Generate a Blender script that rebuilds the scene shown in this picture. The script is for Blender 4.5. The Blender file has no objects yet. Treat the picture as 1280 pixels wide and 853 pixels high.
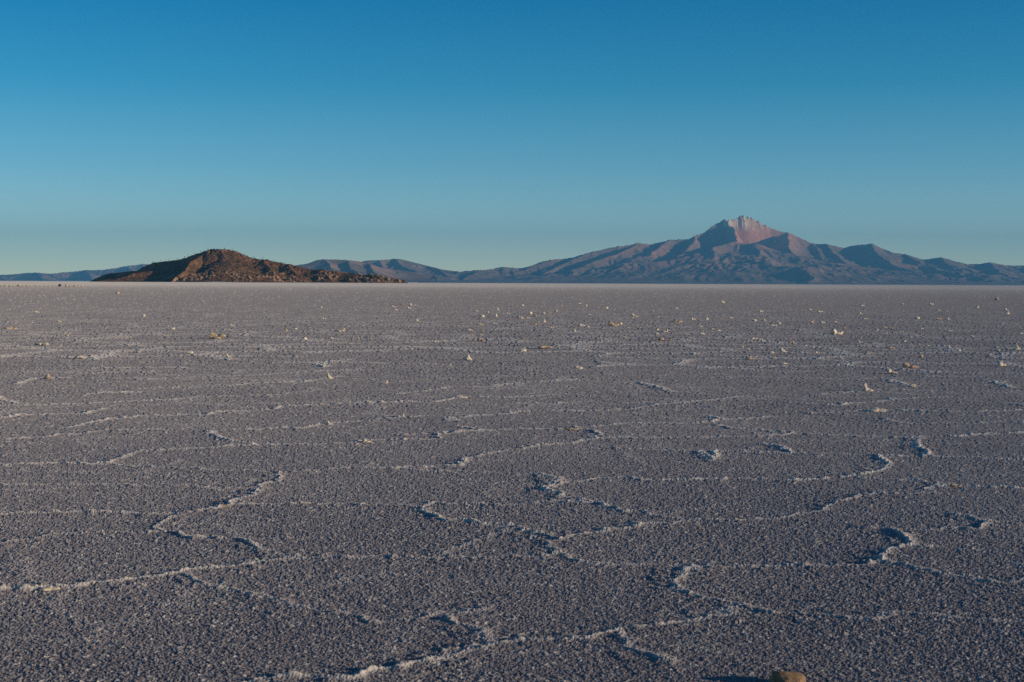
import bpy, math, random
import numpy as np
from mathutils import Matrix, Euler, Vector

R = math.radians
rng = np.random.default_rng(7)
random.seed(7)
scn = bpy.context.scene
col = scn.collection

# ------------------------------------------------------------------ camera
CAM_H = 1.6
FPX = 1778.0                      # focal length in photo pixels (1280 wide)
PITCH = math.atan((426.5 - 354.0) / FPX)
ROLL = R(0.25)
camd = bpy.data.cameras.new('camera')
cam = bpy.data.objects.new('camera', camd)
col.objects.link(cam)
camd.sensor_width = 36.0
camd.lens = FPX * 36.0 / 1280.0
camd.clip_start = 0.05
camd.clip_end = 200000.0
Mc = (Euler((math.pi / 2 - PITCH, 0, 0)).to_matrix() @ Matrix.Rotation(ROLL, 3, 'Z'))
cam.matrix_world = Matrix.Translation((0, 0, CAM_H)) @ Mc.to_4x4()
camd.dof.use_dof = True
camd.dof.focus_distance = 24.0
camd.dof.aperture_fstop = 8.0
scn.camera = cam
MC = np.array(Mc)


def ray(px, py):
    return MC @ np.array([(px - 640.0) / FPX, -(py - 426.5) / FPX, -1.0])


def at_depth(px, py, Y):
    d = ray(px, py)
    k = Y / d[1]
    return (d[0] * k, Y, CAM_H + d[2] * k)


def on_ground(px, py):
    d = ray(px, py)
    k = -CAM_H / d[2]
    return (d[0] * k, d[1] * k)


def project(X, Y, Z):
    v = np.stack([X, Y, Z - CAM_H], -1) @ MC        # MC^T applied to rows
    return 640 + FPX * v[..., 0] / -v[..., 2], 426.5 - FPX * v[..., 1] / -v[..., 2]


# ------------------------------------------------------------------ numpy noise
def hsh(ix, iy, seed=0):
    h = (ix.astype(np.int64) * 374761393 + iy.astype(np.int64) * 668265263 + seed * 974634777) & 0xFFFFFFFF
    h = ((h ^ (h >> 13)) * 1274126177) & 0xFFFFFFFF
    h = ((h ^ (h >> 16)) * 2246822519) & 0xFFFFFFFF
    h = h ^ (h >> 15)
    return (h & 0xFFFFFF).astype(np.float32) / np.float32(0xFFFFFF)


def vnoise(x, y, seed=0):
    ix = np.floor(x); iy = np.floor(y)
    fx = (x - ix); fy = (y - iy)
    ix = ix.astype(np.int64); iy = iy.astype(np.int64)
    fx = fx * fx * fx * (fx * (fx * 6 - 15) + 10)
    fy = fy * fy * fy * (fy * (fy * 6 - 15) + 10)
    a = hsh(ix, iy, seed); b = hsh(ix + 1, iy, seed)
    c = hsh(ix, iy + 1, seed); d = hsh(ix + 1, iy + 1, seed)
    return (a + (b - a) * fx) * (1 - fy) + (c + (d - c) * fx) * fy


def fbm(x, y, o=4, seed=0, g=0.5):
    s = 0; a = 1; t = 0
    for k in range(o):
        s = s + a * vnoise(x * 2 ** k + 17.3 * k, y * 2 ** k - 9.1 * k, seed + k)
        t += a; a *= g
    return s / t


def ridged(x, y, o=4, seed=0, g=0.5):
    s = 0; a = 1; t = 0; w = 1
    for k in range(o):
        n = 1 - np.abs(2 * vnoise(x * 2 ** k + 31.7 * k, y * 2 ** k + 11.9 * k, seed + k) - 1)
        n = n * n * w
        w = np.clip(n * 1.6, 0, 1)
        s = s + a * n; t += a; a *= g
    return s / t


def worley(x, y, seed=0, jit=0.9):
    ix = np.floor(x).astype(np.int64); iy = np.floor(y).astype(np.int64)
    f1 = np.full(x.shape, 9.0, np.float32); f2 = f1.copy(); cid = np.zeros(x.shape, np.float32)
    for dx in (-1, 0, 1):
        for dy in (-1, 0, 1):
            cx = ix + dx; cy = iy + dy
            px = cx + 0.5 + jit * (hsh(cx, cy, seed) - 0.5)
            py = cy + 0.5 + jit * (hsh(cx, cy, seed + 51) - 0.5)
            d = np.sqrt((px - x) ** 2 + (py - y) ** 2).astype(np.float32)
            m = d < f1
            f2 = np.where(m, f1, np.minimum(f2, d))
            cid = np.where(m, hsh(cx, cy, seed + 99), cid)
            f1 = np.where(m, d, f1)
    return f1, f2, cid


def sstep(a, b, x):
    t = np.clip((x - a) / (b - a), 0, 1)
    return t * t * (3 - 2 * t)


# ------------------------------------------------------------------ mesh helpers
def grid_mesh(name, V, nr, nc, wrap=False, smooth=False):
    """V: (nr*nc,3) rows by columns, as one quad sheet"""
    i = np.arange(nr - 1)[:, None] * nc
    cc = np.arange(nc if wrap else nc - 1)[None, :]
    c2 = (cc + 1) % nc
    f = np.stack([i + cc, i + c2, i + nc + c2, i + nc + cc], -1).reshape(-1, 4).astype(np.int32)
    return raw_mesh(name, V, f, smooth)


def raw_mesh(name, V, F, smooth=False):
    F = np.asarray(F, np.int32); k = F.shape[1]
    me = bpy.data.meshes.new(name)
    me.vertices.add(len(V)); me.vertices.foreach_set('co', np.asarray(V, np.float32).ravel())
    me.loops.add(F.size); me.loops.foreach_set('vertex_index', F.ravel())
    me.polygons.add(len(F))
    me.polygons.foreach_set('loop_start', np.arange(0, F.size, k, dtype=np.int32))
    if smooth:
        me.polygons.foreach_set('use_smooth', np.ones(len(F), bool))
    else:
        me.polygons.foreach_set('use_smooth', np.zeros(len(F), bool))
    me.update(calc_edges=True)
    return me


def put_attr(me, name, v):
    a = me.attributes.new(name, 'FLOAT', 'POINT')
    a.data.foreach_set('value', np.asarray(v, np.float32).ravel())


def link(name, me, m=None, parent=None):
    o = bpy.data.objects.new(name, me)
    col.objects.link(o)
    if m is not None and not me.materials:
        me.materials.append(m)
    if parent: o.parent = parent
    return o


def tag(o, label=None, cat=None, group=None, kind=None):
    if label: o['label'] = label
    if cat: o['category'] = cat
    if group: o['group'] = group
    if kind: o['kind'] = kind
    return o


# ------------------------------------------------------------------ material helpers
class NT:
    def __init__(self, name):
        self.m = bpy.data.materials.new(name); self.m.use_nodes = True
        self.t = self.m.node_tree; self.n = self.t.nodes
        self.b = self.n['Principled BSDF']

    def add(self, typ, **kw):
        n = self.n.new(typ)
        for k, v in kw.items():
            if k.startswith('i_'):
                n.inputs[k[2:].replace('_', ' ')].default_value = v
            else:
                setattr(n, k, v)
        return n

    def l(self, a, b): self.t.links.new(a, b)

    def noise(self, scale, detail=4, rough=0.6, vec=None):
        n = self.add('ShaderNodeTexNoise'); n.inputs['Scale'].default_value = scale
        n.inputs['Detail'].default_value = detail; n.inputs['Roughness'].default_value = rough
        if vec is not None: self.l(vec, n.inputs['Vector'])
        return n.outputs['Fac']

    def ramp(self, fac, stops):
        r = self.add('ShaderNodeValToRGB'); e = r.color_ramp.elements
        while len(e) < len(stops): e.new(0.5)
        for k, (p, c) in enumerate(stops):
            e[k].position = p; e[k].color = (*c, 1)
        self.l(fac, r.inputs['Fac']); return r.outputs['Color']

    def mix(self, fac, a, b, blend='MIX'):
        n = self.add('ShaderNodeMix', data_type='RGBA', blend_type=blend)
        for s, v in ((n.inputs[0], fac), (n.inputs[6], a), (n.inputs[7], b)):
            if isinstance(v, (int, float)): s.default_value = v
            elif isinstance(v, tuple): s.default_value = (*v, 1)
            else: self.l(v, s)
        return n.outputs[2]

    def attr(self, name):
        a = self.add('ShaderNodeAttribute'); a.attribute_name = name
        return a.outputs['Fac']

    def pos(self): return self.add('ShaderNodeNewGeometry').outputs['Position']

    def obj(self): return self.add('ShaderNodeTexCoord').outputs['Object']


# ------------------------------------------------------------------ materials
def mat_salt():
    s = NT('salt_crust'); p = s.pos()
    grain = s.noise(95, 2, 0.6, p)
    big = s.noise(0.35, 3, 0.55, p)
    c = s.ramp(grain, [(0.30, (0.125, 0.121, 0.140)), (0.52, (0.230, 0.223, 0.246)), (0.72, (0.55, 0.53, 0.53))])
    c2 = s.ramp(big, [(0.35, (0.88, 0.88, 0.9)), (0.65, (1.08, 1.06, 1.03))])
    c = s.mix(1.0, c, c2, 'MULTIPLY')
    c = s.mix(s.attr('crust_and_light'), c, (0.80, 0.76, 0.70))  # pale ridge salt, plus painted glints and far brightening
    s.l(c, s.b.inputs['Base Color'])
    s.b.inputs['Roughness'].default_value = 0.75
    s.b.inputs['Specular IOR Level'].default_value = 0.25
    s.b.inputs['Diffuse Roughness'].default_value = 0.6
    s.b.inputs['Sheen Weight'].default_value = 0.062
    s.b.inputs['Sheen Roughness'].default_value = 0.5
    s.b.inputs['Sheen Tint'].default_value = (1.0, 0.93, 0.86, 1)
    return s.m


def mat_stone(name, a, b):
    s = NT(name); p = s.obj()
    f = s.noise(9, 5, 0.65, p)
    s.l(s.ramp(f, [(0.3, a), (0.7, b)]), s.b.inputs['Base Color'])
    s.b.inputs['Roughness'].default_value = 0.8
    s.b.inputs['Specular IOR Level'].default_value = 0.2
    bp = s.add('ShaderNodeBump'); bp.inputs['Strength'].default_value = 0.6
    bp.inputs['Distance'].default_value = 0.02
    s.l(s.noise(40, 4, 0.6, p), bp.inputs['Height']); s.l(bp.outputs['Normal'], s.b.inputs['Normal'])
    return s.m


def mat_volcano():
    s = NT('volcano_rock'); p = s.pos()
    f = s.noise(0.0022, 6, 0.62, p)
    f2 = s.noise(0.012, 5, 0.65, p)
    c = s.ramp(f, [(0.32, (0.17, 0.128, 0.105)), (0.5, (0.255, 0.182, 0.148)), (0.7, (0.37, 0.255, 0.2))])
    c = s.mix(0.6, c, s.ramp(f2, [(0.3, (0.6, 0.6, 0.6)), (0.7, (1.3, 1.25, 1.2))]), 'MULTIPLY')
    c = s.mix(s.attr('scree'), c, s.ramp(f2, [(0.3, (0.44, 0.185, 0.115)), (0.7, (0.58, 0.29, 0.195))]))
    c = s.mix(s.attr('cream'), c, s.ramp(f2, [(0.3, (0.52, 0.42, 0.30)), (0.65, (0.80, 0.70, 0.56))]))
    s.l(c, s.b.inputs['Base Color'])
    s.b.inputs['Roughness'].default_value = 0.95
    s.b.inputs['Specular IOR Level'].default_value = 0.1
    return s.m


def mat_hills():
    s = NT('hill_rock'); p = s.pos()
    f = s.noise(0.003, 5, 0.6, p)
    c = s.ramp(f, [(0.3, (0.15, 0.115, 0.095)), (0.55, (0.24, 0.175, 0.14)), (0.72, (0.36, 0.27, 0.22))])
    c = s.mix(s.attr('scree'), c, (0.5, 0.30, 0.23))
    s.l(c, s.b.inputs['Base Color'])
    s.b.inputs['Roughness'].default_value = 0.95
    s.b.inputs['Specular IOR Level'].default_value = 0.1
    return s.m


def mat_island():
    s = NT('island_rock'); p = s.pos()
    f = s.noise(0.09, 6, 0.68, p)
    f2 = s.noise(0.018, 4, 0.6, p)
    c = s.ramp(f, [(0.30, (0.06, 0.034, 0.022)), (0.48, (0.17, 0.09, 0.05)), (0.68, (0.38, 0.21, 0.12))])
    c = s.mix(s.ramp(f2, [(0.42, (0, 0, 0)), (0.6, (1, 1, 1))]), c, s.mix(0.7, c, (0.075, 0.058, 0.03)))
    c = s.mix(s.attr('cream'), c, (0.50, 0.34, 0.22))
    s.l(c, s.b.inputs['Base Color'])
    s.b.inputs['Roughness'].default_value = 0.95
    s.b.inputs['Specular IOR Level'].default_value = 0.1
    return s.m


def mat_plain(name, a, b, sc=1.0):
    s = NT(name)
    s.l(s.ramp(s.noise(sc, 4, 0.6, s.pos()), [(0.3, a), (0.7, b)]), s.b.inputs['Base Color'])
    s.b.inputs['Roughness'].default_value = 0.9
    s.b.inputs['Specular IOR Level'].default_value = 0.15
    return s.m


M_salt = mat_salt()
M_pale = mat_stone('pale_salt', (0.76, 0.65, 0.50), (0.92, 0.85, 0.72))
M_tan = mat_stone('tan_salt', (0.48, 0.36, 0.24), (0.76, 0.64, 0.48))
M_red = mat_stone('rusty_salt', (0.42, 0.25, 0.16), (0.76, 0.62, 0.48))
M_brown = mat_stone('brown_salt', (0.20, 0.115, 0.06), (0.50, 0.36, 0.23))
M_dark = mat_stone('dark_rock', (0.035, 0.022, 0.018), (0.09, 0.055, 0.04))
M_volcano = mat_volcano(); M_hills = mat_hills(); M_island = mat_island()
M_shrub = mat_plain('shrub_leaves', (0.022, 0.022, 0.011), (0.055, 0.05, 0.022), 0.3)
M_cactus = mat_plain('cactus_skin', (0.03, 0.035, 0.018), (0.07, 0.07, 0.035), 0.8)

# ------------------------------------------------------------------ polygon cracks, each (height factor, photo pixels on the ground)
CRACKS = [
 (0.7, [(0,550),(62,545.5),(85,543),(130,538),(200,537)]),
 (0.9, [(0,580),(110,580),(135,579),(150,572),(172,563),(250,561),(283,557.5),(320,557),(410,555),(435,555),(452,552),(537,549),(570,541),(602,538.5)]),
 (0.5, [(135,579),(207,584),(242,584.5),(320,589),(357,591)]),
 (1.0, [(320,589),(357,591),(402,588),(445,586),(495,586),(550,584.5),(570,584),(585,574),(620,565),(640,562),(672,558),(717,554),(740,548),(770,547),(820,547.5),(877,547.5),(960,544.5),(1002,542),(1060,545.5),(1135,547.5),(1185,546),(1280,541)]),
 (0.6, [(0,606),(45,605.5),(120,605.5),(212,607.5),(250,609.5),(310,610)]),
 (1.0, [(0,642),(85,641),(127,639.5),(140,641),(165,641),(220,642),(262,635),(280,632),(320,631),(365,630.5),(427,631),(495,632.5),(527,634),(540,630.5),(640,629.5),(685,627.5),(735,628)]),
 (1.1, [(527,634),(540,640),(565,653.5),(595,655.5),(640,661),(690,674)]),
 (0.9, [(350,591),(345,603),(320,612),(305,622),(290,628),(280,632)]),
 (1.0, [(220,642),(212,650),(197,658),(205,665),(235,671),(282,673),(320,684),(347,690),(372,696.5)]),
 (0.7, [(0,675),(50,670),(100,669),(187,665),(205,665)]),
 (0.5, [(282,673),(320,675),(357,674)]),
 (1.3, [(-60,746),(0,741),(32,739),(62,737),(107,732),(150,729),(185,723),(235,715),(290,711),(320,702),(352,697)]),
 (1.0, [(352,697),(437,696),(495,695),(557,697.5),(607,698.5),(640,698.5),(680,697),(691,692)]),
 (1.5, [(691,692),(688,687),(695,677),(722,667.5)]),
 (1.1, [(722,667.5),(760,662),(835,654),(870,649),(915,650),(960,649),(990,647.5),(1015,638.5),(1042,630),(1067,620),(1152,614),(1190,607),(1212,609),(1280,611)]),
 (1.0, [(691,692),(705,696),(725,702),(760,704),(815,707),(845,708),(865,710),(927,708.5),(960,708.5),(1060,705.5),(1085,704)]),
 (1.7, [(1085,704),(1095,698),(1110,688),(1140,682.5),(1132,675),(1127,667),(1105,662),(1075,660)]),
 (0.7, [(1140,682.5),(1170,683)]),
 (0.8, [(1127,664),(1180,660),(1217,659),(1245,655),(1280,655)]),
 (1.2, [(1187,642),(1215,649),(1240,654)]),
 (1.8, [(862,710),(855,716),(850,726),(860,742),(890,748),(912,755.5),(927,760)]),
 (1.3, [(300,853),(345,849),(395,850.5),(437,848),(475,839),(500,835.5),(555,822),(585,817),(620,807),(640,804),(672,802),(715,798),(770,788),(815,784),(857,777),(905,765),(927,760)]),
 (0.9, [(927,760),(965,765.5),(1002,767),(1080,770.5),(1130,770.5),(1180,774),(1230,776.5),(1300,781)]),
 (0.6, [(770,790),(775,807),(810,816),(850,825)]),
 (0.7, [(235,718),(282,740),(320,749),(380,759),(425,762),(467,775),(487,772),(545,765.5),(585,763),(610,760)]),
 (0.7, [(545,766),(562,779),(590,787),(595,795),(620,806)]),
 (1.0, [(1095,702),(1140,712),(1182,719),(1225,724),(1240,728),(1268,729),(1300,727)]),
 (1.1, [(640,592),(672,593),(700,600),(677,610)]),
 (0.9, [(677,610),(722,600),(757,597.5),(790,598),(847,600),(910,600),(972,600),(1035,598),(1072,594)]),
 (1.5, [(1072,594),(1107,583),(1103,572),(1098,569)]),
 (1.5, [(677,610),(692,614),(700,621),(722,625),(740,628),(750,632)]),
 (0.7, [(750,632),(775,638),(790,636),(810,642),(860,649)]),
 (0.5, [(500,587),(560,590),(600,590),(640,592)]),
 (0.7, [(765,560),(825,562.5),(870,563.5),(910,564.5),(960,565.5),(1030,567.5),(1100,569.5),(1160,569),(1222,572),(1280,575)]),
 (1.3, [(872,564),(887,575),(893,570),(890,565)]),
 (1.0, [(950,556),(975,560),(990,566)]),
 (1.4, [(1150,547),(1140,552),(1150,556),(1155,566),(1157,569)]),
 (0.7, [(1075,598),(1140,601),(1185,606)]),
 (0.6, [(640,661),(600,672),(560,690),(557,697)]),
 (0.9, [(0,523),(25,519),(105,518),(130,511)]),
 (1.0, [(80,535),(100,531),(120,526),(185,520),(250,519.5),(287,514),(320,513),(342,511),(355,507.5),(432,504.5),(545,502.5),(577,496),(640,497),(697,493)]),
 (0.9, [(0,508),(85,505.5),(160,503),(215,500),(240,498),(320,495.5),(360,493)]),
 (0.9, [(-10,495),(0,497),(20,505.5)]),
 (0.8, [(110,492.5),(172,490)]),
 (0.8, [(172,486),(270,484),(320,479),(375,478),(410,472),(427,470.5)]),
 (0.7, [(22,480),(35,474),(57,472.5),(82,472.5)]),
 (0.6, [(100,466),(200,464)]), (0.6, [(180,474),(320,469),(360,466),(435,462.5)]),
 (1.0, [(260,540),(280,547),(300,554)]),
 (1.0, [(282,537),(320,537),(370,536),(412,530),(462,526),(490,522),(520,521)]),
 (1.0, [(497,544),(535,542.5),(602,539),(640,537),(707,536),(722,535),(740,533),(790,529),(875,529.5),(897,527),(910,525),(960,522)]),
 (0.8, [(897,533),(947,537.5),(990,541)]),
 (1.3, [(722,536),(740,540),(752,544),(740,548)]),
 (0.8, [(497,493),(530,489),(562,484.5),(612,484),(640,479.5),(702,476),(727,475)]),
 (1.1, [(557,522),(570,526)]),
 (0.9, [(570,522),(640,518),(665,514),(720,514.5),(790,512),(825,506),(902,499.5),(927,495.5),(960,496)]),
 (0.9, [(570,534),(602,538)]),
 (0.6, [(640,505.5),(695,504.5),(735,502)]),
 (1.1, [(800,479),(825,485),(845,491)]),
 (1.2, [(885,520),(893,523),(910,525)]),
 (0.9, [(1110,525),(1130,529),(1145,530),(1180,529.5),(1280,528)]),
 (0.8, [(1015,517.5),(1057,514.5),(1105,513),(1150,514),(1225,515),(1280,512)]),
 (0.8, [(995,504.5),(1045,507),(1085,504),(1120,499.5),(1177,497)]),
 (0.8, [(1017,494.5),(1057,491),(1085,487.5),(1160,489)]),
 (1.1, [(1110,475),(1140,482.5)]), (1.1, [(1240,476),(1262,485)]),
 (0.7, [(1157,471),(1210,471)]), (0.9, [(1255,505),(1290,508)]),
]

# ------------------------------------------------------------------ the salt flat: one sheet, finer near the camera
def build_salt_flat():
    h = CAM_H
    fr = 1422.0
    # distances
    ps = np.concatenate([np.arange(500, 120, -0.62), np.arange(120, 2.0, -0.5)])
    dist = h * fr / ps
    near = np.concatenate([[0.02], np.arange(0.35, dist[0] - 0.05, 0.12)])
    far = np.geomspace(dist[-1] * 1.2, 50000, 14)
    dist = np.concatenate([near, dist, far])
    # azimuths (0 = straight ahead, clockwise)
    c = np.arange(-21.2, 21.2, math.degrees(0.85 / fr))
    s1 = np.arange(21.2, 42, 0.12); s2 = np.arange(42, 178, 1.5)
    az = np.radians(np.concatenate([-s2[::-1], -s1[::-1], c[1:], s1, s2]))
    nr, nc = len(dist), len(az)
    D = dist[:, None] * np.ones(nc)[None, :]
    A = az[None, :] * np.ones(nr)[:, None]
    X = (D * np.sin(A)).ravel(); Y = (D * np.cos(A)).ravel(); D = D.ravel(); A = A.ravel()
    fade = 1 - sstep(300, 1200, D)
    # warped position gives the cracks their jagged run
    wx = X + 0.10 * (vnoise(X / 0.28, Y / 0.28, 3) - 0.5) + 0.055 * (vnoise(X / 0.09, Y / 0.09, 4) - 0.5)
    wy = Y + 0.16 * (vnoise(X / 0.28, Y / 0.28, 5) - 0.5) + 0.07 * (vnoise(X / 0.09, Y / 0.09, 6) - 0.5)
    best = np.full(X.shape, 9.0); amp = np.zeros(X.shape); side = np.zeros(X.shape)
    order = None
    for a, pts in CRACKS:
        w = [on_ground(*q) for q in pts]
        for (x0, y0), (x1, y1) in zip(w[:-1], w[1:]):
            m = np.flatnonzero((Y > min(y0, y1) - .9) & (Y < max(y0, y1) + .9) & (X > min(x0, x1) - .9) & (X < max(x0, x1) + .9))
            if not len(m): continue
            px, py = wx[m], wy[m]
            dx, dy = x1 - x0, y1 - y0; L2 = dx * dx + dy * dy + 1e-9
            t = np.clip(((px - x0) * dx + (py - y0) * dy) / L2, 0, 1)
            d = np.hypot(px - x0 - t * dx, py - y0 - t * dy)
            sd = np.sign((px - x0) * dy - (py - y0) * dx)
            k = d < best[m]
            mk = m[k]
            best[mk] = d[k]; amp[mk] = a; side[mk] = sd[k]
    # elsewhere: cellular plates of the same size
    f1, f2, cid = worley(wx / 2.7 + 5.3, wy / 2.3 + 1.7, 21, 0.85)
    dv = (f2 - f1) * 0.5 * 2.5
    inside = sstep(30, 24, D) * sstep(R(20.8), R(20.0), np.abs(A))
    outside = 1 - inside
    vis = (vnoise(X / 3.1, Y / 3.1, 8) > 0.3) * 0.9
    mo = outside > 0.5
    best = np.where(mo, dv, best); amp = np.where(mo, vis, amp); side = np.where(mo, np.sign(cid - 0.5), side)
    amp = amp * sstep(110, 22, D)
    # fainter second-order cracks inside the big plates
    h1, h2, hid = worley(wx / 1.5 + 9.1, wy / 1.25 + 3.3, 27, 0.9)
    dh = (h2 - h1) * 0.5 * 1.35
    mh = (~mo) & (best > 0.12) & (dh < best) & (vnoise(X / 1.1, Y / 1.1, 28) > 0.52)
    best = np.where(mh, dh, best); amp = np.where(mh, 0.10, amp)
    amp = amp * (1 + 0.28 * sstep(9, 17, D))
    amp = np.minimum(amp, 1.3)
    # ridge profile
    n1 = vnoise(X / 0.22, Y / 0.22, 31); n2 = vnoise(X / 0.6, Y / 0.6, 32)
    n3 = vnoise(X / 1.3, Y / 1.3, 35)
    ck1, ck2, ckid = worley(X / 0.06, Y / 0.06, 41)
    cks = vnoise(X / np.maximum(0.03, 1.6 * D / fr), Y / 0.03, 47)
    cks2 = vnoise(X / 0.13, Y / 0.10, 48)
    br = np.clip(0.5 + 1.2 * (n2 - 0.3), 0.55, 1.15)
    amp = np.where(amp > 0, np.maximum(amp, 0) ** 0.55, 0)
    drow = 0.6 * D * D / (h * fr)
    lipw = np.sqrt((0.012 + 0.022 * n1) ** 2 + (0.5 * np.minimum(drow, 0.5)) ** 2)
    lip = np.exp(-(best / lipw) ** 2)
    over = np.where(side * np.where(n3 > 0.5, 1, -1) > 0, 1.0, 0.6)
    z = 0.0155 * (0.72 + 0.28 * sstep(6.5, 9.5, D)) * amp * br * lip * over * (0.30 + 0.55 * cks * cks + 1.0 * cks2 * np.clip(ckid - 0.2, 0, 1))
    z += 0.005 * amp * br * np.exp(-best / 0.10)
    z += 0.004 * amp * np.exp(-(best / 0.45) ** 2) * (0.4 + n3)
    # loose broken crust beside the cracks
    z += 0.013 * amp * np.exp(-(best / 0.16) ** 2) * np.clip(ckid - 0.45, 0, 1) * 1.8 * np.clip(1 - ck1 * 1.5, 0, 1)
    # plates: gentle swell
    z += 0.009 * (fbm(X / 1.7, Y / 1.7, 3, 61) - 0.5) + 0.03 * (vnoise(X / 9, Y / 9, 66) - 0.5)
    # grains
    g1, g2, gid = worley(X / 0.0098, Y / 0.0098, 71)
    gf = 0.30 + 0.70 * sstep(19, 6.5, D)
    z += gf * 0.0054 * np.clip(1 - (g1 / 0.66) ** 2, 0, 1) * (0.25 + 0.75 * gid)
    cs = np.maximum(0.0075, 1.7 * D / fr)
    lev = np.round(np.log2(cs / 0.0075) * 2) / 2           # coarser crumbs where the sheet is coarser
    cs = 0.0075 * 2.0 ** lev
    rough = fbm(X / 2.3, Y / 2.3, 3, 83)
    z += np.maximum(0.0062 * gf, 0.55 * np.minimum(D, 42) / fr) * sstep(320, 50, D) * (0.65 + 0.7 * rough) * vnoise(X / cs, Y / cs, 81) ** 2.6
    q1, q2, qid = worley(X / 0.028, Y / 0.028, 75)
    z += gf * 0.0046 * np.clip(1 - (q1 / 0.5) ** 2, 0, 1) * np.clip(qid - 0.45, 0, 1)
    z += 0.002 * vnoise(X / 0.06, Y / 0.06, 77)
    z = z * fade * sstep(0.0, 0.4, D)
    z -= 0.012
    V = np.stack([X, Y, z], -1)
    me = grid_mesh('salt_flat', V, nr, nc, wrap=True)
    cr_lit = np.clip(amp * (0.45 + 0.55 * br) * lip, 0, 1) * (0.66 + 0.2 * sstep(8, 13, D)) * (0.4 + 0.6 * sstep(55, 22, D))  # whiter ridge salt, with the sun on the crests partly painted in
    cr_lit = np.maximum(cr_lit, 0.9 * (qid > 0.93) * np.clip(1.3 - q1 * 2.2, 0, 1) * (D < 40))
    cr_lit = np.maximum(cr_lit, 0.74 * sstep(70, 800, D))  # paler with distance: grazing-light brightness painted into the colour
    lit_speck = hsh(np.arange(len(X)), np.arange(len(X)) // nc, 5)
    cr_lit = np.maximum(cr_lit, (0.5 + 0.5 * hsh(np.arange(len(X)), np.arange(len(X)), 6)) * (lit_speck > 0.955))  # random white specks painted as sunlit grains
    put_attr(me, 'crust_and_light', cr_lit)
    tag(link('salt_flat', me, M_salt), kind='structure')
    return X, Y, z


build_salt_flat()


# ------------------------------------------------------------------ terrain from ridge lines
def ridge_field(ridges, X, Y, warp, tail=0.07):
    """ridges: (slope, flat_length, [(x,y,z)...]); returns the height, and along/away coordinates of the ruling ridge"""
    H = np.full(X.shape, -400.0); S = np.zeros(X.shape); DD = np.zeros(X.shape)
    wx, wy = warp
    for ri, (sl, Dk, pts) in enumerate(ridges):
        s0 = ri * 7.13e3
        for (x0, y0, z0), (x1, y1, z1) in zip(pts[:-1], pts[1:]):
            dx, dy = x1 - x0, y1 - y0; L2 = dx * dx + dy * dy
            t = np.clip(((wx - x0) * dx + (wy - y0) * dy) / L2, 0, 1)
            d = np.hypot(wx - x0 - t * dx, wy - y0 - t * dy)
            hh = z0 + (z1 - z0) * t - sl * Dk * (1 - np.exp(-d / Dk)) - tail * d
            m = hh > H
            H = np.where(m, hh, H); S = np.where(m, s0 + t * math.sqrt(L2), S); DD = np.where(m, d, DD)
            s0 += math.sqrt(L2)
    return H, S, DD


SHIFTS = [(0, 1, 1.0), (0, -1, 1.0), (1, 0, 1.0), (-1, 0, 1.0), (1, 1, 1.414), (1, -1, 1.414), (-1, 1, 1.414), (-1, -1, 1.414)]


def erode(H, cs, rounds=5, k=1.0, steps=110):
    """rain running downhill cuts branching gullies"""
    H = H.copy()
    for _ in range(rounds):
        W = []; tot = 1e-9; mxd = 0
        for a, b, L in SHIFTS:
            dr = np.clip((H - np.roll(H, (a, b), (0, 1))) / (cs * L), 0, None)
            mxd = np.maximum(mxd, dr)
            dr = dr ** 2.2
            W.append(dr); tot = tot + dr
        W = [q / tot for q in W]
        A = np.ones_like(H)
        for _ in range(steps):
            N_ = np.ones_like(H)
            for (a, b, L), q in zip(SHIFTS, W):
                N_ += np.roll(A * q, (-a, -b), (0, 1))
            A = np.minimum(N_, 4000)
        cut = k * np.clip(A - 1.5, 0, None) ** 0.45 * np.clip(mxd, 0, 0.8) * cs * 0.18
        cut = np.minimum(cut, 0.55 * mxd * cs)
        H = H - cut
        avg = sum(np.roll(H, (a, b), (0, 1)) for a, b, L in SHIFTS[:4]) / 4
        H = H + 0.12 * (avg - H)
    return H


def upsample2(H):
    a = np.empty((H.shape[0] * 2 - 1, H.shape[1] * 2 - 1))
    a[::2, ::2] = H
    a[1::2, ::2] = 0.5 * (H[1:] + H[:-1])
    a[:, 1::2] = 0.5 * (a[:, 2::2] + a[:, :-1:2])
    return a


def px_ridges(rows):
    return [(sl, Dk, [at_depth(px, py, Y * 1000.0) for px, py, Y in pts]) for sl, Dk, pts in rows]


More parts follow.
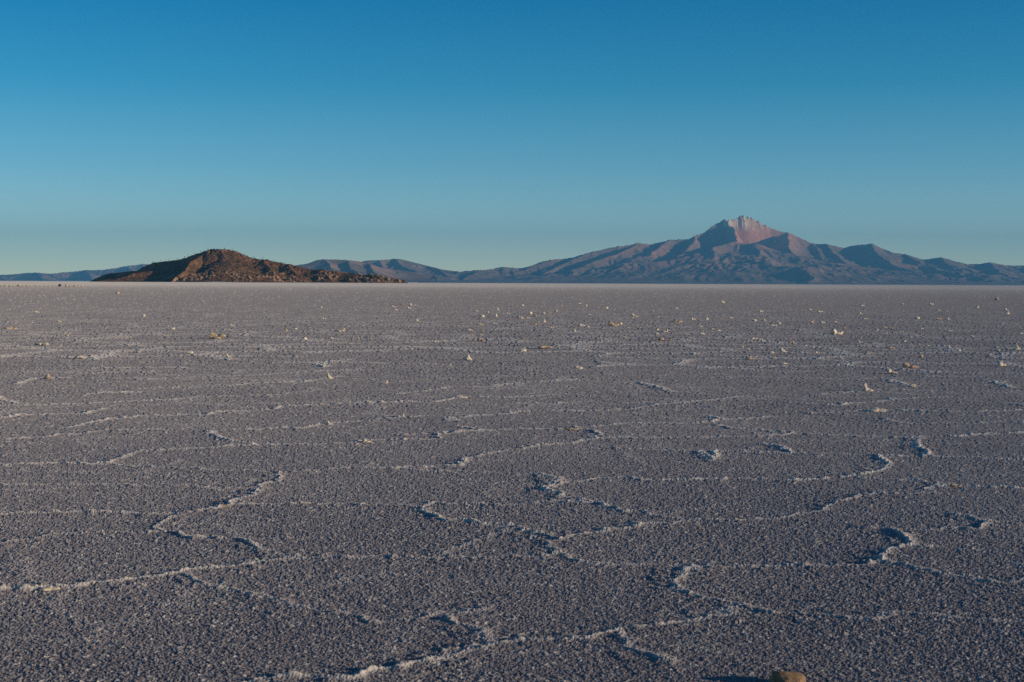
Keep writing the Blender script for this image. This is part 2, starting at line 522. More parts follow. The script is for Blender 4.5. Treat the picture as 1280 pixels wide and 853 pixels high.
def build_volcano():
    rows = [
     (0.66, 2600, [(560,354,29.6),(590,350.5,30.0),(640,338,30.8),(680,326,31.2),(720,320,31.6),(760,309,31.9),(797,302.5,32.1),(811,304.5,32.2),(838,298.5,32.4),(858,298,32.5),(880,289,32.7),(897,277.5,32.9)]),
     (2.3, 1300, [(897,277.5,32.9),(906,271.5,33.0),(914,271.5,33.05),(921,269,33.1),(930,267.5,33.1),(940,271.5,33.15),(948,274,33.2),(962,281,33.3),(985,289,33.3)]),
     (0.50, 2600, [(985,289,33.3),(1015,303,33.3),(1033,304,33.1),(1055,308.5,33.2),(1088,303,33.0),(1115,314,33.1),(1158,323,33.0),(1178,321,32.7),(1203,330,32.8),(1240,327,32.6),(1260,331,32.6),(1290,331,32.5),(1330,338,32.5),(1400,347,32)]),
     (1.5, 1500, [(906,271.5,33.0),(916,281,32.5),(921,297,31.7),(924,306,31.2)]),
     (0.13, 6000, [(922,303,31.4),(925,310,31.0),(937,325,30.0),(947,338,28.8),(952,352,27.3)]),
     (0.75, 1500, [(985,291,33.1),(984,295.5,32.5),(985,299,31.8),(992,314,31.1),(1009,325,30.6)]),
     (0.15, 6000, [(1007,323,30.8),(1016,338,29.3),(1026,352,27.8)]),
     (0.45, 1300, [(868,294,32.6),(866,303,31.9),(850,316,31.0)]),
     (0.19, 6000, [(852,314,31.1),(825,331,29.5),(806,347,28),(800,355,27.4)]),
     (0.16, 6000, [(918,300,31.6),(895,309,31.0),(870,323,30.0),(845,339,28.6),(832,352,27.4)]),
     (0.40, 1200, [(838,298,32.4),(815,312,31.4),(800,320,30.8)]),
     (0.21, 6000, [(802,318,30.9),(790,325,30.2),(768,341,28.8),(752,354,27.9)]),
     (0.28, 6000, [(797,303,32.1),(775,315,31.3),(745,328,30.2),(720,342,29),(703,353,28.2)]),
     (0.24, 6000, [(740,315,31.7),(710,328,30.8),(685,340,29.9),(662,353,28.9)]),
     (0.22, 6000, [(690,324,31.3),(655,338,30.4),(632,351,29.5)]),
     (0.13, 6000, [(940,322,30.2),(960,330,29.4),(972,340,28.6),(982,353,27.5)]),
     (0.14, 6000, [(922,312,30.8),(900,326,29.7),(885,339,28.6),(874,353,27.5)]),
     (0.46, 1300, [(1033,304,33.1),(1040,315,32.2),(1052,323,31.4)]),
     (0.17, 6000, [(1050,321,31.5),(1060,328,31.0),(1085,341,29.6),(1100,354,28.3)]),
     (0.44, 1300, [(1088,303,33.0),(1095,316,32),(1108,324,31.3)]),
     (0.17, 6000, [(1106,322,31.4),(1120,330,30.8),(1150,343,29.5),(1166,355,28.2)]),
     (0.18, 6000, [(1015,303,33.3),(1025,318,32),(1045,335,30.3),(1057,352,28.6)]),
     (0.20, 6000, [(1178,321,32.7),(1190,333,31.3),(1205,344,30),(1216,355,28.8)]),
     (0.19, 6000, [(1240,327,32.6),(1246,338,31.2),(1262,350,29.8)]),
     (0.15, 6000, [(1130,317,33),(1150,328,31.8),(1182,341,30.4),(1196,354,29.2)]),
     (0.30, 6000, [(1290,331,32.5),(1302,344,31),(1310,354,30)]),
    ]
    rid = px_ridges(rows)
    x0, x1, y0, y1, cs = -1800.0, 14500.0, 23000.0, 36520.0, 40.0
    X, Y = np.meshgrid(np.arange(x0, x1, cs), np.arange(y0, y1, cs))

    def warps(X, Y):
        return (fbm(X / 1700, Y / 1700, 4, 5) - 0.5, fbm(X / 1700, Y / 1700, 4, 15) - 0.5,
                fbm(X / 420, Y / 420, 3, 25) - 0.5, fbm(X / 420, Y / 420, 3, 35) - 0.5)
    w1, w2, w3, w4 = warps(X, Y)
    # the crest keeps its line, the flanks wander
    nearc = sstep(300, 3200, np.abs(Y - 32600))
    amp = 0.22 + 0.78 * nearc
    H, S, DD = ridge_field(rid, X, Y, (X + amp * (700 * w1 + 300 * w3), Y + amp * (700 * w2 + 300 * w4)), 0.05)
    hi = sstep(-50, 260, H)
    gul = ridged(S / 520 + 0.5 * w3 + DD / 2600, DD / 2400, 4, 77)
    H = H + sstep(60, 600, DD) * hi * 80 * (gul - 0.45)
    H = H + sstep(100, 700, DD) * hi * 60 * (fbm(X / 1150 + w1, Y / 1150 + w2, 4, 90) - 0.5)
    # valleys fanning out downhill from the cone
    xp = at_depth(925, 300, 33000.0)[0]
    th = np.arctan2((X - xp) / 2.0, 35800.0 - Y); rr = np.hypot((X - xp) / 2.0, 35800.0 - Y)
    fan = ridged(th * 9.0 + 0.9 * w1 + 0.25 * w3 + 2.3, rr / 4200 + 0.6 * w2, 3, 97, 0.45)
    crest = sorted((p[0], p[1]) for r_ in rid[:3] for p in r_[2])
    ahead = np.interp(X, [c_[0] for c_ in crest], [c_[1] for c_ in crest]) - Y
    H = H + sstep(700, 2300, ahead) * hi * 170 * (fan - 0.5)
    H = H - 500 * sstep(27600, 24000, Y)
    H = erode(H, cs, 5, 0.8)
    H = upsample2(H); cs = 20.0
    X = upsample2(X); Y = upsample2(Y)
    xs = X[0]; ys = Y[:, 0]
    pxl, pyl = project(X, Y, np.maximum(H, 0))
    # rough summit crags and a fluted wall below them
    top = sstep(1240, 1420, H) * sstep(902, 912, pxl) * sstep(1000, 975, pxl)
    fine = ridged(X / 300 + 0.8 * fbm(X / 500, Y / 500, 2, 131), Y / 420, 4, 133) - 0.45
    H = H + 20 * fine * sstep(40, 400, H) * (1 - 0.7 * top)
    H = erode(H, cs, 2, 0.8, 60)
    crag = ridged(X / 95 + 1.4 * fbm(X / 160, Y / 160, 2, 104), Y / 240, 4, 101)
    H = H + top * 110 * (crag - 0.55) + top * 80 * (fbm(X / 140, Y / 170, 3, 105) - 0.5)
    H = H + sstep(1300, 1450, H) * 66 * np.exp(-((pxl - 928) / 11.0) ** 2)
    spire = sstep(0.60, 0.8, vnoise(X / 44 + 3, Y / 300, 107)) * sstep(910, 918, pxl) * sstep(940, 931, pxl)
    H = H + top * 95 * spire * sstep(1440, 1520, H)
    H = H + 14 * (fbm(X / 90, Y / 90, 3, 120) - 0.5) * sstep(0, 100, H)
    # alluvial foot
    H = np.where(H < 110, 110 * np.exp((H - 110) / 110.0) - 12, H - 12)
    H = np.maximum(H, -1.5)
    V = np.stack([X, Y, H], -1).reshape(-1, 3)
    me = grid_mesh('volcano', V, len(ys), len(xs))
    n = fbm(X / 180, Y / 420, 4, 140)
    cream = sstep(1200, 1330, H + 260 * (n - 0.5)) * sstep(896, 906, pxl) * sstep(990, 970, pxl)
    cream = cream * (0.5 + 0.5 * sstep(945, 920, pxl)) * (0.3 + 0.7 * sstep(0.44, 0.54, fbm(X / 70, Y / 160, 3, 143)))
    scree = sstep(560, 1000, H + 300 * (n - 0.5)) * sstep(905, 918, pxl) * sstep(1030, 960, pxl)
    scree = np.maximum(scree, 0.6 * sstep(860, 872, pxl) * sstep(892, 880, pxl) * sstep(850, 950, H))
    scree = np.maximum(scree, 0.45 * sstep(0.5, 0.72, fbm(X / 900, Y / 900, 3, 150)) * sstep(150, 400, H))
    put_attr(me, 'cream', cream); put_attr(me, 'scree', scree)
    tag(link('volcano', me, M_volcano), kind='structure')


build_volcano()


def build_range(name, rows, box, cs, seed, gA=40, pale=None):
    rid = px_ridges(rows)
    x0, x1, y0, y1 = box
    xs = np.arange(x0, x1, cs); ys = np.arange(y0, y1, cs)
    X, Y = np.meshgrid(xs, ys)
    w1 = fbm(X / 700, Y / 700, 4, seed) - 0.5; w2 = fbm(X / 700, Y / 700, 4, seed + 7) - 0.5
    H, S, DD = ridge_field(rid, X, Y, (X + 260 * w1, Y + 260 * w2))
    gul = ridged(S / 300 + DD / 1900 + w1, DD / 1500, 4, seed + 11)
    H = H + sstep(20, 350, DD) * sstep(-30, 120, H) * gA * (gul - 0.45)
    H = erode(H, cs, 3, 0.8, 60)
    H = H + 0.35 * gA * sstep(0, 120, H) * (ridged(X / 330, Y / 330, 3, seed + 17) - 0.4)
    H = np.where(H < 60, 60 * np.exp((H - 60) / 60.0) - 6, H - 6)
    H = np.maximum(H, -1.5)
    me = grid_mesh(name, np.stack([X, Y, H], -1).reshape(-1, 3), len(ys), len(xs))
    sc = 0.7 * sstep(0.5, 0.68, fbm(X / 400, Y / 400, 3, seed + 23))
    if pale:
        pxl, pyl = project(X, Y, np.maximum(H, 0))
        for (u, v, r) in pale:
            sc = np.maximum(sc, sstep(r, r * 0.4, np.hypot(pxl - u, (pyl - v) * 1.6)))
    put_attr(me, 'scree', sc)
    tag(link(name, me, M_hills), kind='structure')


def wx_of(px, Y): return at_depth(px, 350, Y)[0]


# reddish table hills behind the island's right end
build_range('table_hills', [
  (0.42, 700, [(340,352,22.2),(372,335,22.3),(384,332,22.3),(394,325,22.3),(402,323.5,22.3),(430,324.5,22.4),(445,326,22.5),(460,333,22.4),(476,341,22.2),(500,352,21.8)]),
  (0.24, 500, [(402,324,22.3),(410,335,21.5),(418,350,20.7)]),
  (0.24, 500, [(430,325,22.4),(440,337,21.5),(452,351,20.6)]),
  (0.24, 500, [(378,334,22.3),(384,343,21.6),(390,351,21)]),
  (0.24, 500, [(455,329,22.4),(470,340,21.7),(486,351,21)]),
 ], (wx_of(320, 22000), wx_of(540, 22000), 20000, 23800), 16, 201, 26, [(378,332,12),(408,337,9)])
# bluer range further back, its right end running under the volcano
build_range('blue_hills', [
  (0.40, 1100, [(420,345,30),(448,328,30),(456,325.5,30),(470,324.5,30),(484,324,30.1),(494,323,30.2),(505,324.5,30.3),(522,328,30.3),(540,332.5,30.2),(556,337,30.1),(573,339.5,30),(590,337.5,30),(600,337,30),(617,336,30.4),(628,333.5,30.5),(642,334,30.6),(660,340,30.6),(690,352,30.5)]),
  (0.26, 800, [(494,323,30.2),(510,334,29.2),(520,343,28.4),(528,352,27.6)]),
  (0.26, 800, [(540,332.5,30.2),(556,342,29.2),(566,352,28.3)]),
  (0.26, 800, [(470,324.5,30),(478,337,29),(484,352,27.8)]),
  (0.26, 700, [(600,337,30),(585,345,29.2),(575,352,28.5)]),
 ], (wx_of(400, 30000), wx_of(700, 30000), 26800, 32500), 22, 301, 55)
# low far range along the left edge
build_range('far_hills', [
  (0.34, 1300, [(-140,350,43),(-60,343,43),(0,343.5,43),(25,342,43),(45,340.2,43),(62,342,43.2),(85,340,43.4),(105,337.5,43.5),(125,337.5,43.6),(145,335,43.7),(160,332,43.8),(178,329.5,43.9),(196,332,44),(230,340,44),(280,350,44)]),
  (0.32, 900, [(45,340.2,43),(52,345,41.8),(60,351,40.6)]),
  (0.32, 900, [(105,337.5,43.5),(112,344,42.2),(118,351,41)]),
  (0.32, 900, [(0,343.5,43),(5,347,42),(10,351,41)]),
  (0.32, 900, [(160,332,43.8),(168,341,42.3),(172,351,41)]),
 ], (wx_of(-170, 43000), wx_of(300, 43000), 39500, 46000), 30, 401, 60)


# ------------------------------------------------------------------ the rocky island
ISL = {}


def build_island():
    Yc = 4.62
    skl = [(113,352,4.950), (118,348.5,4.940), (122,346.5,4.933), (130,343.5,4.918), (142,341,4.895), (157,339.5,4.866), (172,337.5,4.838), (182,331,4.819), (195,328,4.794), (207,326,4.771), (221,324.5,4.744), (233,321.5,4.721), (243,318.5,4.702), (253,314.8,4.683), (260,312.2,4.670)]
    sk = [(260,312.2,4.69),(268,311.2,4.68),(284,311.4,4.68),(292,312.6,4.68),(300,316,4.68),(305,320.5,4.67),(318,323,4.67),(330,324.5,4.66),(345,327,4.66),(360,329.5,4.65),(372,332.5,4.64),(385,335.3,4.63),(397,336.5,4.62),(410,338,4.61),(430,340.3,4.6),(450,342.3,4.58),(470,344.3,4.57),(486,346.5,4.56),(498,349,4.55),(508,352.2,4.54)]
    rows = [
     (0.95, 190, skl), (0.55, 190, sk),
     (0.80, 140, [(258,316,4.68),(251,320,4.64),(244,325,4.58),(236,332,4.52),(226,341,4.46),(214,351.5,4.40)]),
     (0.32, 150, [(276,311.4,4.68),(284,322,4.62),(296,336,4.54),(305,351,4.46)]),
     (0.32, 150, [(330,324.5,4.66),(338,337,4.58),(346,351.5,4.49)]),
     (0.32, 90, [(360,329.5,4.65),(368,339,4.59),(374,347,4.54),(378,352.5,4.50)]),
     (0.32, 80, [(397,336.5,4.62),(408,343,4.57),(415,352.5,4.51)]),
     (0.32, 80, [(430,340.3,4.60),(442,347,4.55),(448,352.5,4.51)]),
     (0.32, 70, [(462,343.5,4.575),(470,349,4.54),(474,352.6,4.52)]),
    ]
    rid = px_ridges(rows)
    cs = 1.9
    xs = np.arange(wx_of(96, 5020), wx_of(522, 4600), cs); ys = np.arange(4370, 5060, cs)
    X, Y = np.meshgrid(xs, ys)
    w1 = fbm(X / 70, Y / 70, 4, 501) - 0.5; w2 = fbm(X / 70, Y / 70, 4, 511) - 0.5
    H, S, DD = ridge_field(rid, X, Y, (X + 16 * w1, Y + 26 * w2), 0.16)
    dep = sstep(0, 30, DD) * sstep(0, 18, H)
    H = H + dep * 6 * (ridged(S / 45 + w1, DD / 90, 4, 521) - 0.45)
    # ledges and boulders
    b1, b2, bid = worley(X / 13, Y / 13, 531)
    crag = sstep(0.48, 0.62, fbm(X / 60, Y / 60, 3, 541))
    low = sstep(45, 12, H)
    crag = crag * sstep(wx_of(196, 4600), wx_of(232, 4600), X)
    H = H + sstep(1, 8, H) * (0.3 + 0.7 * low) * crag * 7.5 * np.clip(1 - b1 * 1.6, 0, 1) * (0.3 + bid)
    c1, c2, cid = worley(X / 6, Y / 6, 551)
    H = H + sstep(1, 6, H) * 2.6 * np.clip(1 - c1 * 1.7, 0, 1) * cid
    H = H + sstep(2, 10, H) * (4.0 * (fbm(X / 15, Y / 15, 3, 561) - 0.5) + 6.0 * (fbm(X / 55, Y / 55, 3, 571) - 0.5))
    H = np.where(H < 5, 5 * np.exp((H - 5) / 5.0) - 1.2, H - 1.2)
    me = grid_mesh('island_hill', np.stack([X, Y, H], -1).reshape(-1, 3), len(ys), len(xs))
    cream = 0.65 * np.clip(low * crag * sstep(0.35, 0.8, bid) * np.clip(1.5 - 2 * b1, 0, 1) * 1.1, 0, 1)
    put_attr(me, 'cream', cream)
    tag(link('island_hill', me, M_island), kind='structure')
    ISL.update(xs=xs, ys=ys, H=H, cs=cs)


build_island()


def isl_z(x, y):
    i = np.clip(((y - ISL['ys'][0]) / ISL['cs']).astype(int), 0, len(ISL['ys']) - 1)
    j = np.clip(((x - ISL['xs'][0]) / ISL['cs']).astype(int), 0, len(ISL['xs']) - 1)
    return ISL['H'][i, j]


def ico(sub=1):
    import bmesh
    bm = bmesh.new(); bmesh.ops.create_icosphere(bm, subdivisions=sub, radius=1.0)
    v = np.array([q.co[:] for q in bm.verts]); f = np.array([[w.index for w in q.verts] for q in bm.faces])
    bm.free(); return v, f


def build_shrubs():
    v0, f0 = ico(1)
    n = 7000
    x = rng.uniform(ISL['xs'][2], ISL['xs'][-3], n); y = rng.uniform(4380, 5000, n)
    z = isl_z(x, y)
    dens = fbm(x / 50, y / 50, 3, 601)
    k = (z > 4) & (dens > 0.42)
    x, y, z = x[k], y[k], z[k]
    V = []; F = []
    for i in range(len(x)):
        r = rng.uniform(0.7, 1.9)
        s = v0 * np.array([r * rng.uniform(.8, 1.3), r * rng.uniform(.8, 1.3), r * rng.uniform(0.6, 1.1)])
        s = s * (1 + 0.35 * (rng.random((len(v0), 1)) - 0.5))
        V.append(s + np.array([x[i], y[i], z[i] + 0.35 * r])); F.append(f0 + i * len(v0))
    me = raw_mesh('shrub_cover', np.concatenate(V), np.concatenate(F))
    o = link('shrub_cover', me, M_shrub)
    tag(o, 'dark scrubby bushes dotted all over the rocky island', 'shrubs', kind='stuff')


build_shrubs()


# ------------------------------------------------------------------ cacti on the island's skyline
def tube(path, rad, n=7):
    V = []; F = []
    path = [np.array(p, float) for p in path]
    for p, r in zip(path, rad):
        for k in range(n):
            a = 2 * math.pi * k / n
            rr = r * (1.0 if k % 2 else 0.86)
            V.append(p + np.array([rr * math.cos(a), rr * math.sin(a), 0]))
    for i in range(len(path) - 1):
        for k in range(n):
            k2 = (k + 1) % n
            F.append((i * n + k, i * n + k2, (i + 1) * n + k2, (i + 1) * n + k))
    return V, F


def cactus_mesh(h, arms):
    V, F = tube([(0, 0, -0.6), (0, 0, 0), (0, 0, h * .5), (0, 0, h * .93), (0, 0, h)], [.42, .45, .5, .42, .1])
    for a, z, l in arms:
        c, s = math.cos(a), math.sin(a)
        v, f = tube([(0, 0, z), (c * .9, s * .9, z + .25), (c * 1.15, s * 1.15, z + .9), (c * 1.2, s * 1.2, z + l), (c * 1.2, s * 1.2, z + l + .3)], [.3, .34, .36, .33, .08])
        F += [tuple(q + len(V) for q in g) for g in f]; V += v
    return raw_mesh('cactus', np.array(V), np.array(F))


def build_cacti():
    spots = [(136,0),(158,0),(176,0),(188,0),(200,0),(213,0),(224,0),(229,0),(238,0),(247,0),(256,0),
             (271,1),(278,1),(287,1),(303,1),(315,1),(327,1),(341,1),(356,1)]
    H = ISL['H']; xs = ISL['xs']; ys = ISL['ys']
    cache = [cactus_mesh(7.5, [(0.3, 2.6, 2.6), (3.3, 3.2, 2.2)]), cactus_mesh(9.0, [(0.1, 3.4, 3.0)]), cactus_mesh(6.2, [(2.9, 2.2, 2.4), (0.2, 2.8, 1.7), (4.5, 2.0, 2.2)])]
    for i, (px, lit) in enumerate(spots):
        x = wx_of(px, 4640)
        j = int((x - xs[0]) / ISL['cs'])
        k = int(np.argmax(H[:, j]))
        o = link('cactus', cache[i % 3], M_cactus)
        o.location = (xs[j], ys[k] - 1.0, H[k, j] - 0.1); o.rotation_euler[2] = rng.uniform(0, 6)
        tag(o, 'tall cactus on the sunlit crest and right shoulder of the rocky island' if lit else 'tall dark cactus standing on the shadowed left skyline of the rocky island',
            'cactus', 'cacti on the sunlit island crest' if lit else 'cacti on the dark island skyline')


build_cacti()


# ------------------------------------------------------------------ salt lumps lying on the flat
def lump_mesh(kind, seed, sub=3):
    r = np.random.default_rng(seed)
    v, f = ico(sub)
    parts = {'round': [((0, 0, .2), (.5, .46, .36))],
             'block': [((0, 0, .32), (.5, .42, .42))],
             'spike': [((0, 0, .3), (.36, .34, .34)), ((-.08, .0, .62), (.16, .17, .46)), ((.3, 0, .14), (.34, .26, .2))],
             'flat': [((-.12, 0, .13), (.42, .33, .17)), ((.24, .05, .12), (.36, .3, .15)), ((.02, .02, .2), (.18, .2, .14))],
             'double': [((-.25, 0, .24), (.3, .3, .3)), ((.27, .05, .17), (.27, .26, .22)), ((0, 0, .1), (.4, .3, .15))],
             'wedge': [((-.18, 0, .26), (.28, .32, .32)), ((.12, 0, .17), (.4, .3, .2)), ((.38, 0, .08), (.28, .2, .1))],
             'cone': [((0, 0, .18), (.5, .48, .22)), ((0, 0, .42), (.26, .26, .32)), ((.02, 0, .66), (.13, .14, .2))]}[kind]
    V = []; F = []
    for c, s in parts:
        # chipped facets: cut the ball by random planes
        u = v.copy()
        for _ in range(16):
            n = r.normal(size=3); n /= np.linalg.norm(n)
            lim = r.uniform(.62, .92)
            d = u @ n
            u = u - np.clip(d - lim, 0, None)[:, None] * n
        u = u * (1 + 0.10 * (r.random((len(u), 1)) - .5))
        u = u * np.array(s) * r.uniform(.88, 1.12, 3) + np.array(c) + r.normal(0, .02, 3)
        F.append(f + sum(len(q) for q in V)); V.append(u)
    V = np.concatenate(V)
    if kind == 'round':
        V *= (1 + 0.16 * (fbm(V[:, 0] * 4 + seed, V[:, 1] * 4 + V[:, 2] * 3, 3, seed) - 0.5))[:, None]
    V[:, 2] = np.maximum(V[:, 2], -0.12)
    return raw_mesh('salt_lump', V, np.concatenate(F))


# (px, py of the base, width px, kind, material, label or None)
P, T, D_ = M_pale, M_tan, M_red
LUMPS = [
 (984, 856.5, 42, 'round', M_brown, 'tan rounded salt lump cut by the bottom edge, nearest of all'),
 (458, 553.5, 13, 'wedge', P, 'cream wedge-shaped salt lump on the long crack, lowest left of centre'),
 (713, 537.5, 15, 'flat', T, 'flat tan salt slab lying along a crack near the centre'),
 (505, 522, 7, 'spike', P, 'small upright salt spike at the end of a dark shadow, right of the sharp shard'),
 (411, 531.5, 9, 'spike', P, 'sharp white salt shard on a crack with a long dark shadow'),
 (576, 498, 12, 'flat', P, 'low white salt lump with brown top on a crack left of centre'),
 (585, 450.5, 11, 'cone', P, 'pale conical salt lump alone in the upper middle of the flat'),
 (723, 461.5, 11, 'wedge', P, 'bright rounded salt lump sloping to the right, largest right of centre'),
 (483, 479.5, 7, 'cone', P, 'small white conical salt lump between the cracks under the island end'),
 (411, 473.5, 8, 'spike', P, 'pointed white salt lump at the right end of a faint ridge'),
 (653.5, 439.5, 8, 'block', P, 'upright cream salt block with dark left side, below the volcano foot'),
 (680, 435.5, 15, 'flat', T, 'long low tan salt slab right of the upright cream block'),
 (1083, 489.5, 12, 'spike', P, 'pale salt lump with upright tip casting a long shadow left'),
 (1061, 515, 6, 'cone', T, 'small tan salt lump left of the wide pale slab'),
 (1096, 514.8, 20, 'flat', P, 'wide pale salt slab lying along a crack at right'),
 (1141, 484, 8, 'block', P, 'small salt block with black left face at the end of a dark crack'),
 (1114, 467, 11, 'wedge', P, 'pale salt lump with brown left face right of the upright tip'),
 (1137, 460.5, 16, 'double', D_, 'broken rusty salt rubble above the brown-faced lump'),
 (1252, 457.8, 12, 'wedge', P, 'pale salt lump casting a thin long shadow near the right edge'),
 (1195, 608.5, 12, 'double', T, 'tan salt lump on the right end of a long crack'),
 (280, 633.8, 14, 'flat', T, 'orange tan salt chunk on the crack below the island'),
 (62, 738, 22, 'flat', P, 'pale salt slab standing on the lowest crack at the left edge'),
 (100, 447.8, 14, 'flat', P, 'flat pale salt slab under the left end of the island'),
 (171, 440.5, 9, 'flat', P, 'small flat salt lump left of the upright block under the island'),
 (237, 442, 8, 'block', P, 'upright white salt block with brown top under the island summit'),
 (285, 447.5, 7, 'spike', P, 'thin tan salt spike with dark left side under the island summit'),
 (60, 473.5, 11, 'cone', T, 'tan salt mound on a short ridge near the left edge'),
 (271, 423.5, 17, 'double', T, 'pair of orange salt lumps joined together below the island'),
 (52, 431.5, 16, 'flat', P, 'long pale salt slab with small lump to its left near left edge'),
 (13, 412, 14, 'flat', T, 'thin tan salt slab near the left edge'),
 (425, 414.5, 10, 'flat', P, 'low cream salt slab beside a small round lump'),
 (430, 412, 4, 'block', P, 'small round salt lump above the low cream slab'),
 (601, 426.5, 9, 'wedge', D_, 'rusty salt lump with dark left side in the middle distance'),
 (767, 407.5, 13, 'double', T, 'orange cluster of salt lumps below the long left slope'),
 (775, 406, 6, 'block', P, 'white salt lump at the right of the orange cluster'),
 (826, 425.5, 7, 'block', D_, 'rusty upright salt block, lowest of a loose column of lumps'),
 (822, 413, 5, 'block', P, 'small white salt block third above the rusty block'),
 (830, 415.5, 9, 'flat', P, 'flat white salt lump second above the rusty block'),
 (821, 418.5, 5, 'block', P, 'white salt block directly above the rusty block'),
 (845, 403.5, 13, 'flat', T, 'long tan salt slab below the left shoulder of the volcano'),
 (943, 424.5, 9, 'double', P, 'white salt lump with black right side below the peak'),
 (949, 425.5, 5, 'block', D_, 'small rusty salt lump touching the white one below the peak'),
 (978, 440.8, 9, 'spike', P, 'cream salt lump with upright tip right of a thin slab'),
 (965, 441.5, 9, 'flat', P, 'thin pale salt slab left of the cream upright tip'),
 (937, 449.5, 12, 'flat', T, 'low tan salt slab below the white and rusty pair'),
 (980, 455.3, 9, 'flat', P, 'small pale salt lump below the upright cream tip'),
 (1046, 418, 15, 'double', P, 'row of three joined pale salt lumps in the right middle distance'),
 (966, 407.5, 8, 'flat', P, 'bright white salt lump right of the peak line, upper flat'),
 (1113, 435.5, 10, 'flat', T, 'orange low salt slab at right, middle distance'),
 (1086, 441.5, 9, 'double', T, 'broken orange salt lump left of the orange slab'),
 (1198, 439.5, 6, 'block', P, 'white salt block with dark shadow left of the right edge pair'),
 (1248, 438.5, 8, 'flat', P, 'left lump of the pale pair at the right edge'),
 (1271, 437.5, 8, 'cone', P, 'right lump of the pale pair at the right edge'),
 (771, 457, 7, 'flat', T, 'small tan salt bit right of the bright rounded lump'),
 (751, 424.5, 5, 'spike', D_, 'thin rusty salt spike in the middle distance'),
 (727, 408, 7, 'wedge', P, 'cream salt lump upper right of a close pair'),
 (718, 410, 5, 'wedge', D_, 'darker salt lump lower left of a close pair'),
 (877, 418, 6, 'wedge', P, 'white salt lump with a dark shadow under the left shoulder'),
 (890, 412, 6, 'flat', P, 'white salt lump upper right of the shadowed one'),
 (992, 430.5, 6, 'spike', T, 'little tan salt spike right below the peak'),
]
SMALL = [(147,367.5),(45,391),(35,423.5),(180,396),(160,412),(216,412),(290,408),(443,388),(448,424),(405,399),(369,412),(491,384),(502,381),(513,382),(520,382.5),(521,402),(505,423.5),(595,389.5),(620,396.5),(545,428),(84,420.5),(74,402.5),(40,404),(253,378),(160,422),(381,425),(415,424),(437,430),(358,414),(495,388),(401,385),(511,386),(528,389),(622,388),(635,393),
 (653,383),(702,382.5),(724,380),(733,383),(660,398),(669,396),(653,398.5),(673,403.5),(680,403),(687,391),(695,390),(736,394),(795,396),(791,399),(823,397),(850,403),(866,400),(901,399.5),(955,401.5),(914,398),(876,409),(797,410),(809,408),(718,415),(937,437.5),(928,434.5),(1028,404),(1028,409.5),(1015,404),(1113,411),(1096,413),(1152,411.5),(1186,414.5),(1246,375.5),(1164,381),(1128,381),(1078,383),(934,374),(903,379),(1075,428),(1130,428),(1149,431.5),(1076,442),(1186,435.5),(1239,444.5),(1151,447),(1052,449),(1215,421),(1075,393),(1174,388.5),(1222,385),(1276,417.5),(1108,417),(816,390),(846,386),(758,386),(1012,388),(1047,424)]

for _ in range(46):          # the denser scatter below the volcano
    SMALL.append((random.uniform(560, 1274), random.triangular(382, 446, 398)))


def put_lump(px, py, wpx, kind, m, label, group, seed):
    x, y = on_ground(px, py)
    w = 1.14 * wpx / FPX * math.hypot(y, CAM_H)
    me = lump_mesh(kind, seed, 3 if w * 1400 / y > 6 else 2)
    o = link('salt_lump', me, m)
    o.scale = (w, w * rng.uniform(.8, 1.05), w * rng.uniform(.6, .82))
    o.location = (x, y, -0.012 * 0.5)
    o.rotation_euler[2] = rng.uniform(-.35, .35)
    tag(o, label, 'salt lump', group)
    return o


for i, (px, py, w, kd, m, lb) in enumerate(LUMPS):
    put_lump(px, py, w, kd, m, lb, None, 900 + i)
kinds = ['block', 'wedge', 'flat', 'cone', 'double']
for i, (px, py) in enumerate(SMALL):
    if px < 320: lb, g = 'tiny pale salt lump scattered far out below the island summit and its left side', 'tiny salt lumps below the island'
    elif px < 640: lb, g = 'tiny pale salt lump scattered far out below the bluish hills between island and volcano', 'tiny salt lumps below the bluish hills'
    elif px < 870: lb, g = 'tiny pale salt lump scattered far out below the long left slope of the volcano', 'tiny salt lumps below the left volcano slope'
    elif px < 1000: lb, g = 'tiny pale salt lump scattered far out straight below the volcano peak', 'tiny salt lumps below the peak'
    else: lb, g = 'tiny pale salt lump scattered far out below the right slope of the volcano', 'tiny salt lumps below the right volcano slope'
    put_lump(px, py, random.uniform(4.0, 6.4), kinds[i % 5], P if i % 4 else T, lb, g, 2000 + i)

# a row of raked salt heaps far off at the left edge, with one dark rock in it
for i, (px, w) in enumerate([(1.5,4),(7,6),(12.5,5),(17,4),(24,8),(29,4),(34,4),(38.5,3.5),(45,4),(51,4),(56,3.5),(61,3.5),(67,3.5),(83,6),(87,4),(93.5,6),(98.5,4),(103,4.5)]):
    left = px < 70
    o = put_lump(px, 358.6, w * 0.85, 'cone', T, 'pale salt heap in the far row, ' + ('left of the dark rock' if left else 'right of the dark rock'),
                 'salt heaps left of the dark rock' if left else 'salt heaps right of the dark rock', 3000 + i)
    o.name = 'salt_heap'; o['category'] = 'salt heap'
x, y = on_ground(74, 358.4)
o = link('dark_rock', lump_mesh('block', 4001, 3), M_dark)
o.scale = (1.0, 0.8, 1.25); o.location = (x, y, -0.05); o.rotation_euler = (0, 0.35, 0.2)
tag(o, 'small dark brown rock standing in the far row of salt heaps', 'rock')

# ------------------------------------------------------------------ air
def box_mesh(x0, x1, y0, y1, z0, z1):
    V = [(x, y, z) for z in (z0, z1) for y in (y0, y1) for x in (x0, x1)]
    F = [(0, 2, 3, 1), (4, 5, 7, 6), (0, 1, 5, 4), (2, 6, 7, 3), (0, 4, 6, 2), (1, 3, 7, 5)]
    return raw_mesh('haze', np.array(V, float), np.array(F))


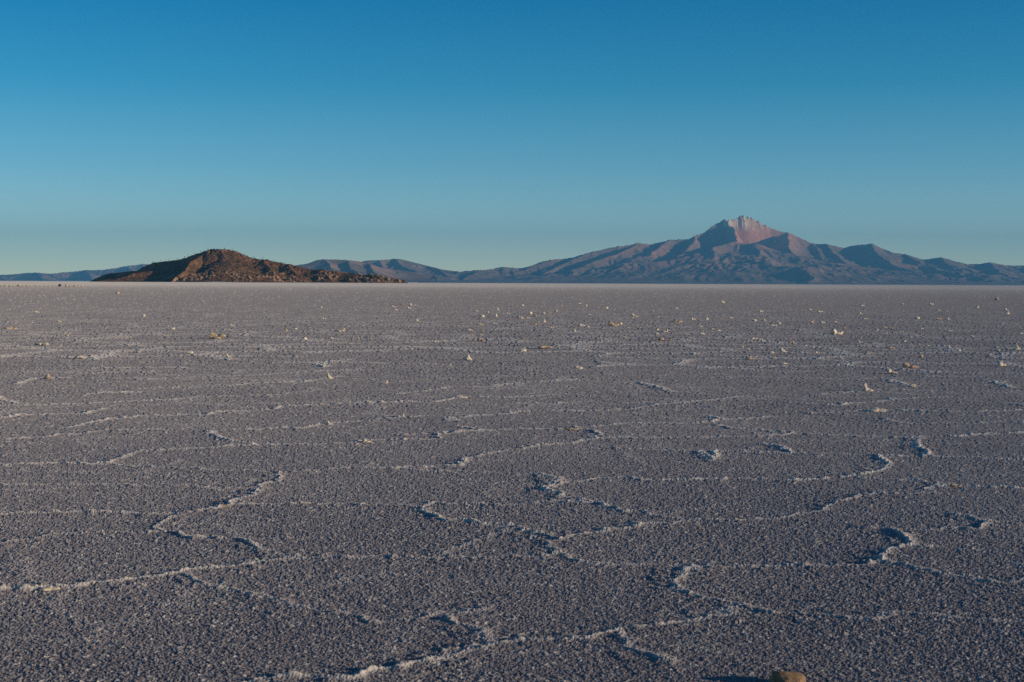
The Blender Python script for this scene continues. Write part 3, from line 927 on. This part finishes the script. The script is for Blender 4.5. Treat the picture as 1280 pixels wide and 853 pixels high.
hz = NT('haze_air')
hz.n.remove(hz.b)
vol = hz.add('ShaderNodeVolumePrincipled')
vol.inputs['Color'].default_value = (0.15, 0.54, 1.0, 1)
vol.inputs['Density'].default_value = 2.6e-5
vol.inputs['Anisotropy'].default_value = 0.0
hz.l(vol.outputs['Volume'], hz.n['Material Output'].inputs['Volume'])
haze = link('haze', box_mesh(-51000, 51000, -51000, 51000, -2.6, 1800.0), hz.m)
haze.location = (0, 0, 0)
tag(haze, 'thin blue haze in the air over the salt flat', 'haze', kind='stuff')

# ------------------------------------------------------------------ sun and sky
SUN_EL, SUN_BACK = R(10.0), R(18.0)
sd = Vector((math.cos(SUN_EL) * math.cos(SUN_BACK), -math.cos(SUN_EL) * math.sin(SUN_BACK), math.sin(SUN_EL)))
sl = bpy.data.lights.new('sun', 'SUN'); sl.energy = 4.6; sl.angle = R(0.53); sl.color = (1.0, 0.77, 0.53)
so = bpy.data.objects.new('sun', sl); col.objects.link(so)
so.rotation_euler = sd.to_track_quat('Z', 'Y').to_euler()
w = bpy.data.worlds.new('World'); scn.world = w; w.use_nodes = True
nt = w.node_tree; N = nt.nodes
bg = N['Background']
sky = N.new('ShaderNodeTexSky'); sky.sky_type = 'NISHITA'; sky.sun_disc = False
sky.sun_elevation = SUN_EL
sky.sun_rotation = math.atan2(sd.x, sd.y)
sky.altitude = 3600; sky.air_density = 1.0; sky.dust_density = 0.3; sky.ozone_density = 3.0
tc = N.new('ShaderNodeTexCoord'); sx = N.new('ShaderNodeSeparateXYZ')
nt.links.new(tc.outputs['Generated'], sx.inputs[0])
rp = N.new('ShaderNodeValToRGB')
STOPS = [(0.0, (1.78, 1.56, 1.12)), (0.014, (1.62, 1.42, 1.05)), (0.035, (1.30, 1.24, 0.98)), (0.08, (0.66, 0.97, 0.87)), (0.136, (0.17, 0.79, 0.80)), (0.195, (0.02, 0.65, 0.77)), (0.5, (0.22, 0.36, 0.44)), (1.0, (0.36, 0.38, 0.42))]
e = rp.color_ramp.elements
while len(e) < len(STOPS): e.new(0.5)
for k, (p, c) in enumerate(STOPS): e[k].position = p; e[k].color = (*c, 1)
nt.links.new(sx.outputs['Z'], rp.inputs['Fac'])
mx = N.new('ShaderNodeMix'); mx.data_type = 'RGBA'; mx.blend_type = 'MULTIPLY'; mx.inputs[0].default_value = 1
nt.links.new(sky.outputs[0], mx.inputs[6]); nt.links.new(rp.outputs[0], mx.inputs[7])
nt.links.new(mx.outputs[2], bg.inputs['Color'])
bg.inputs['Strength'].default_value = 0.15

# ------------------------------------------------------------------ render settings
vs = scn.view_settings
scn.display_settings.display_device = 'sRGB'
vs.view_transform = 'Standard'; vs.look = 'None'; vs.gamma = 1; vs.exposure = 0; vs.use_curve_mapping = False
scn.cycles.use_denoising = False
scn.cycles.max_bounces = 4
scn.cycles.volume_bounces = 0
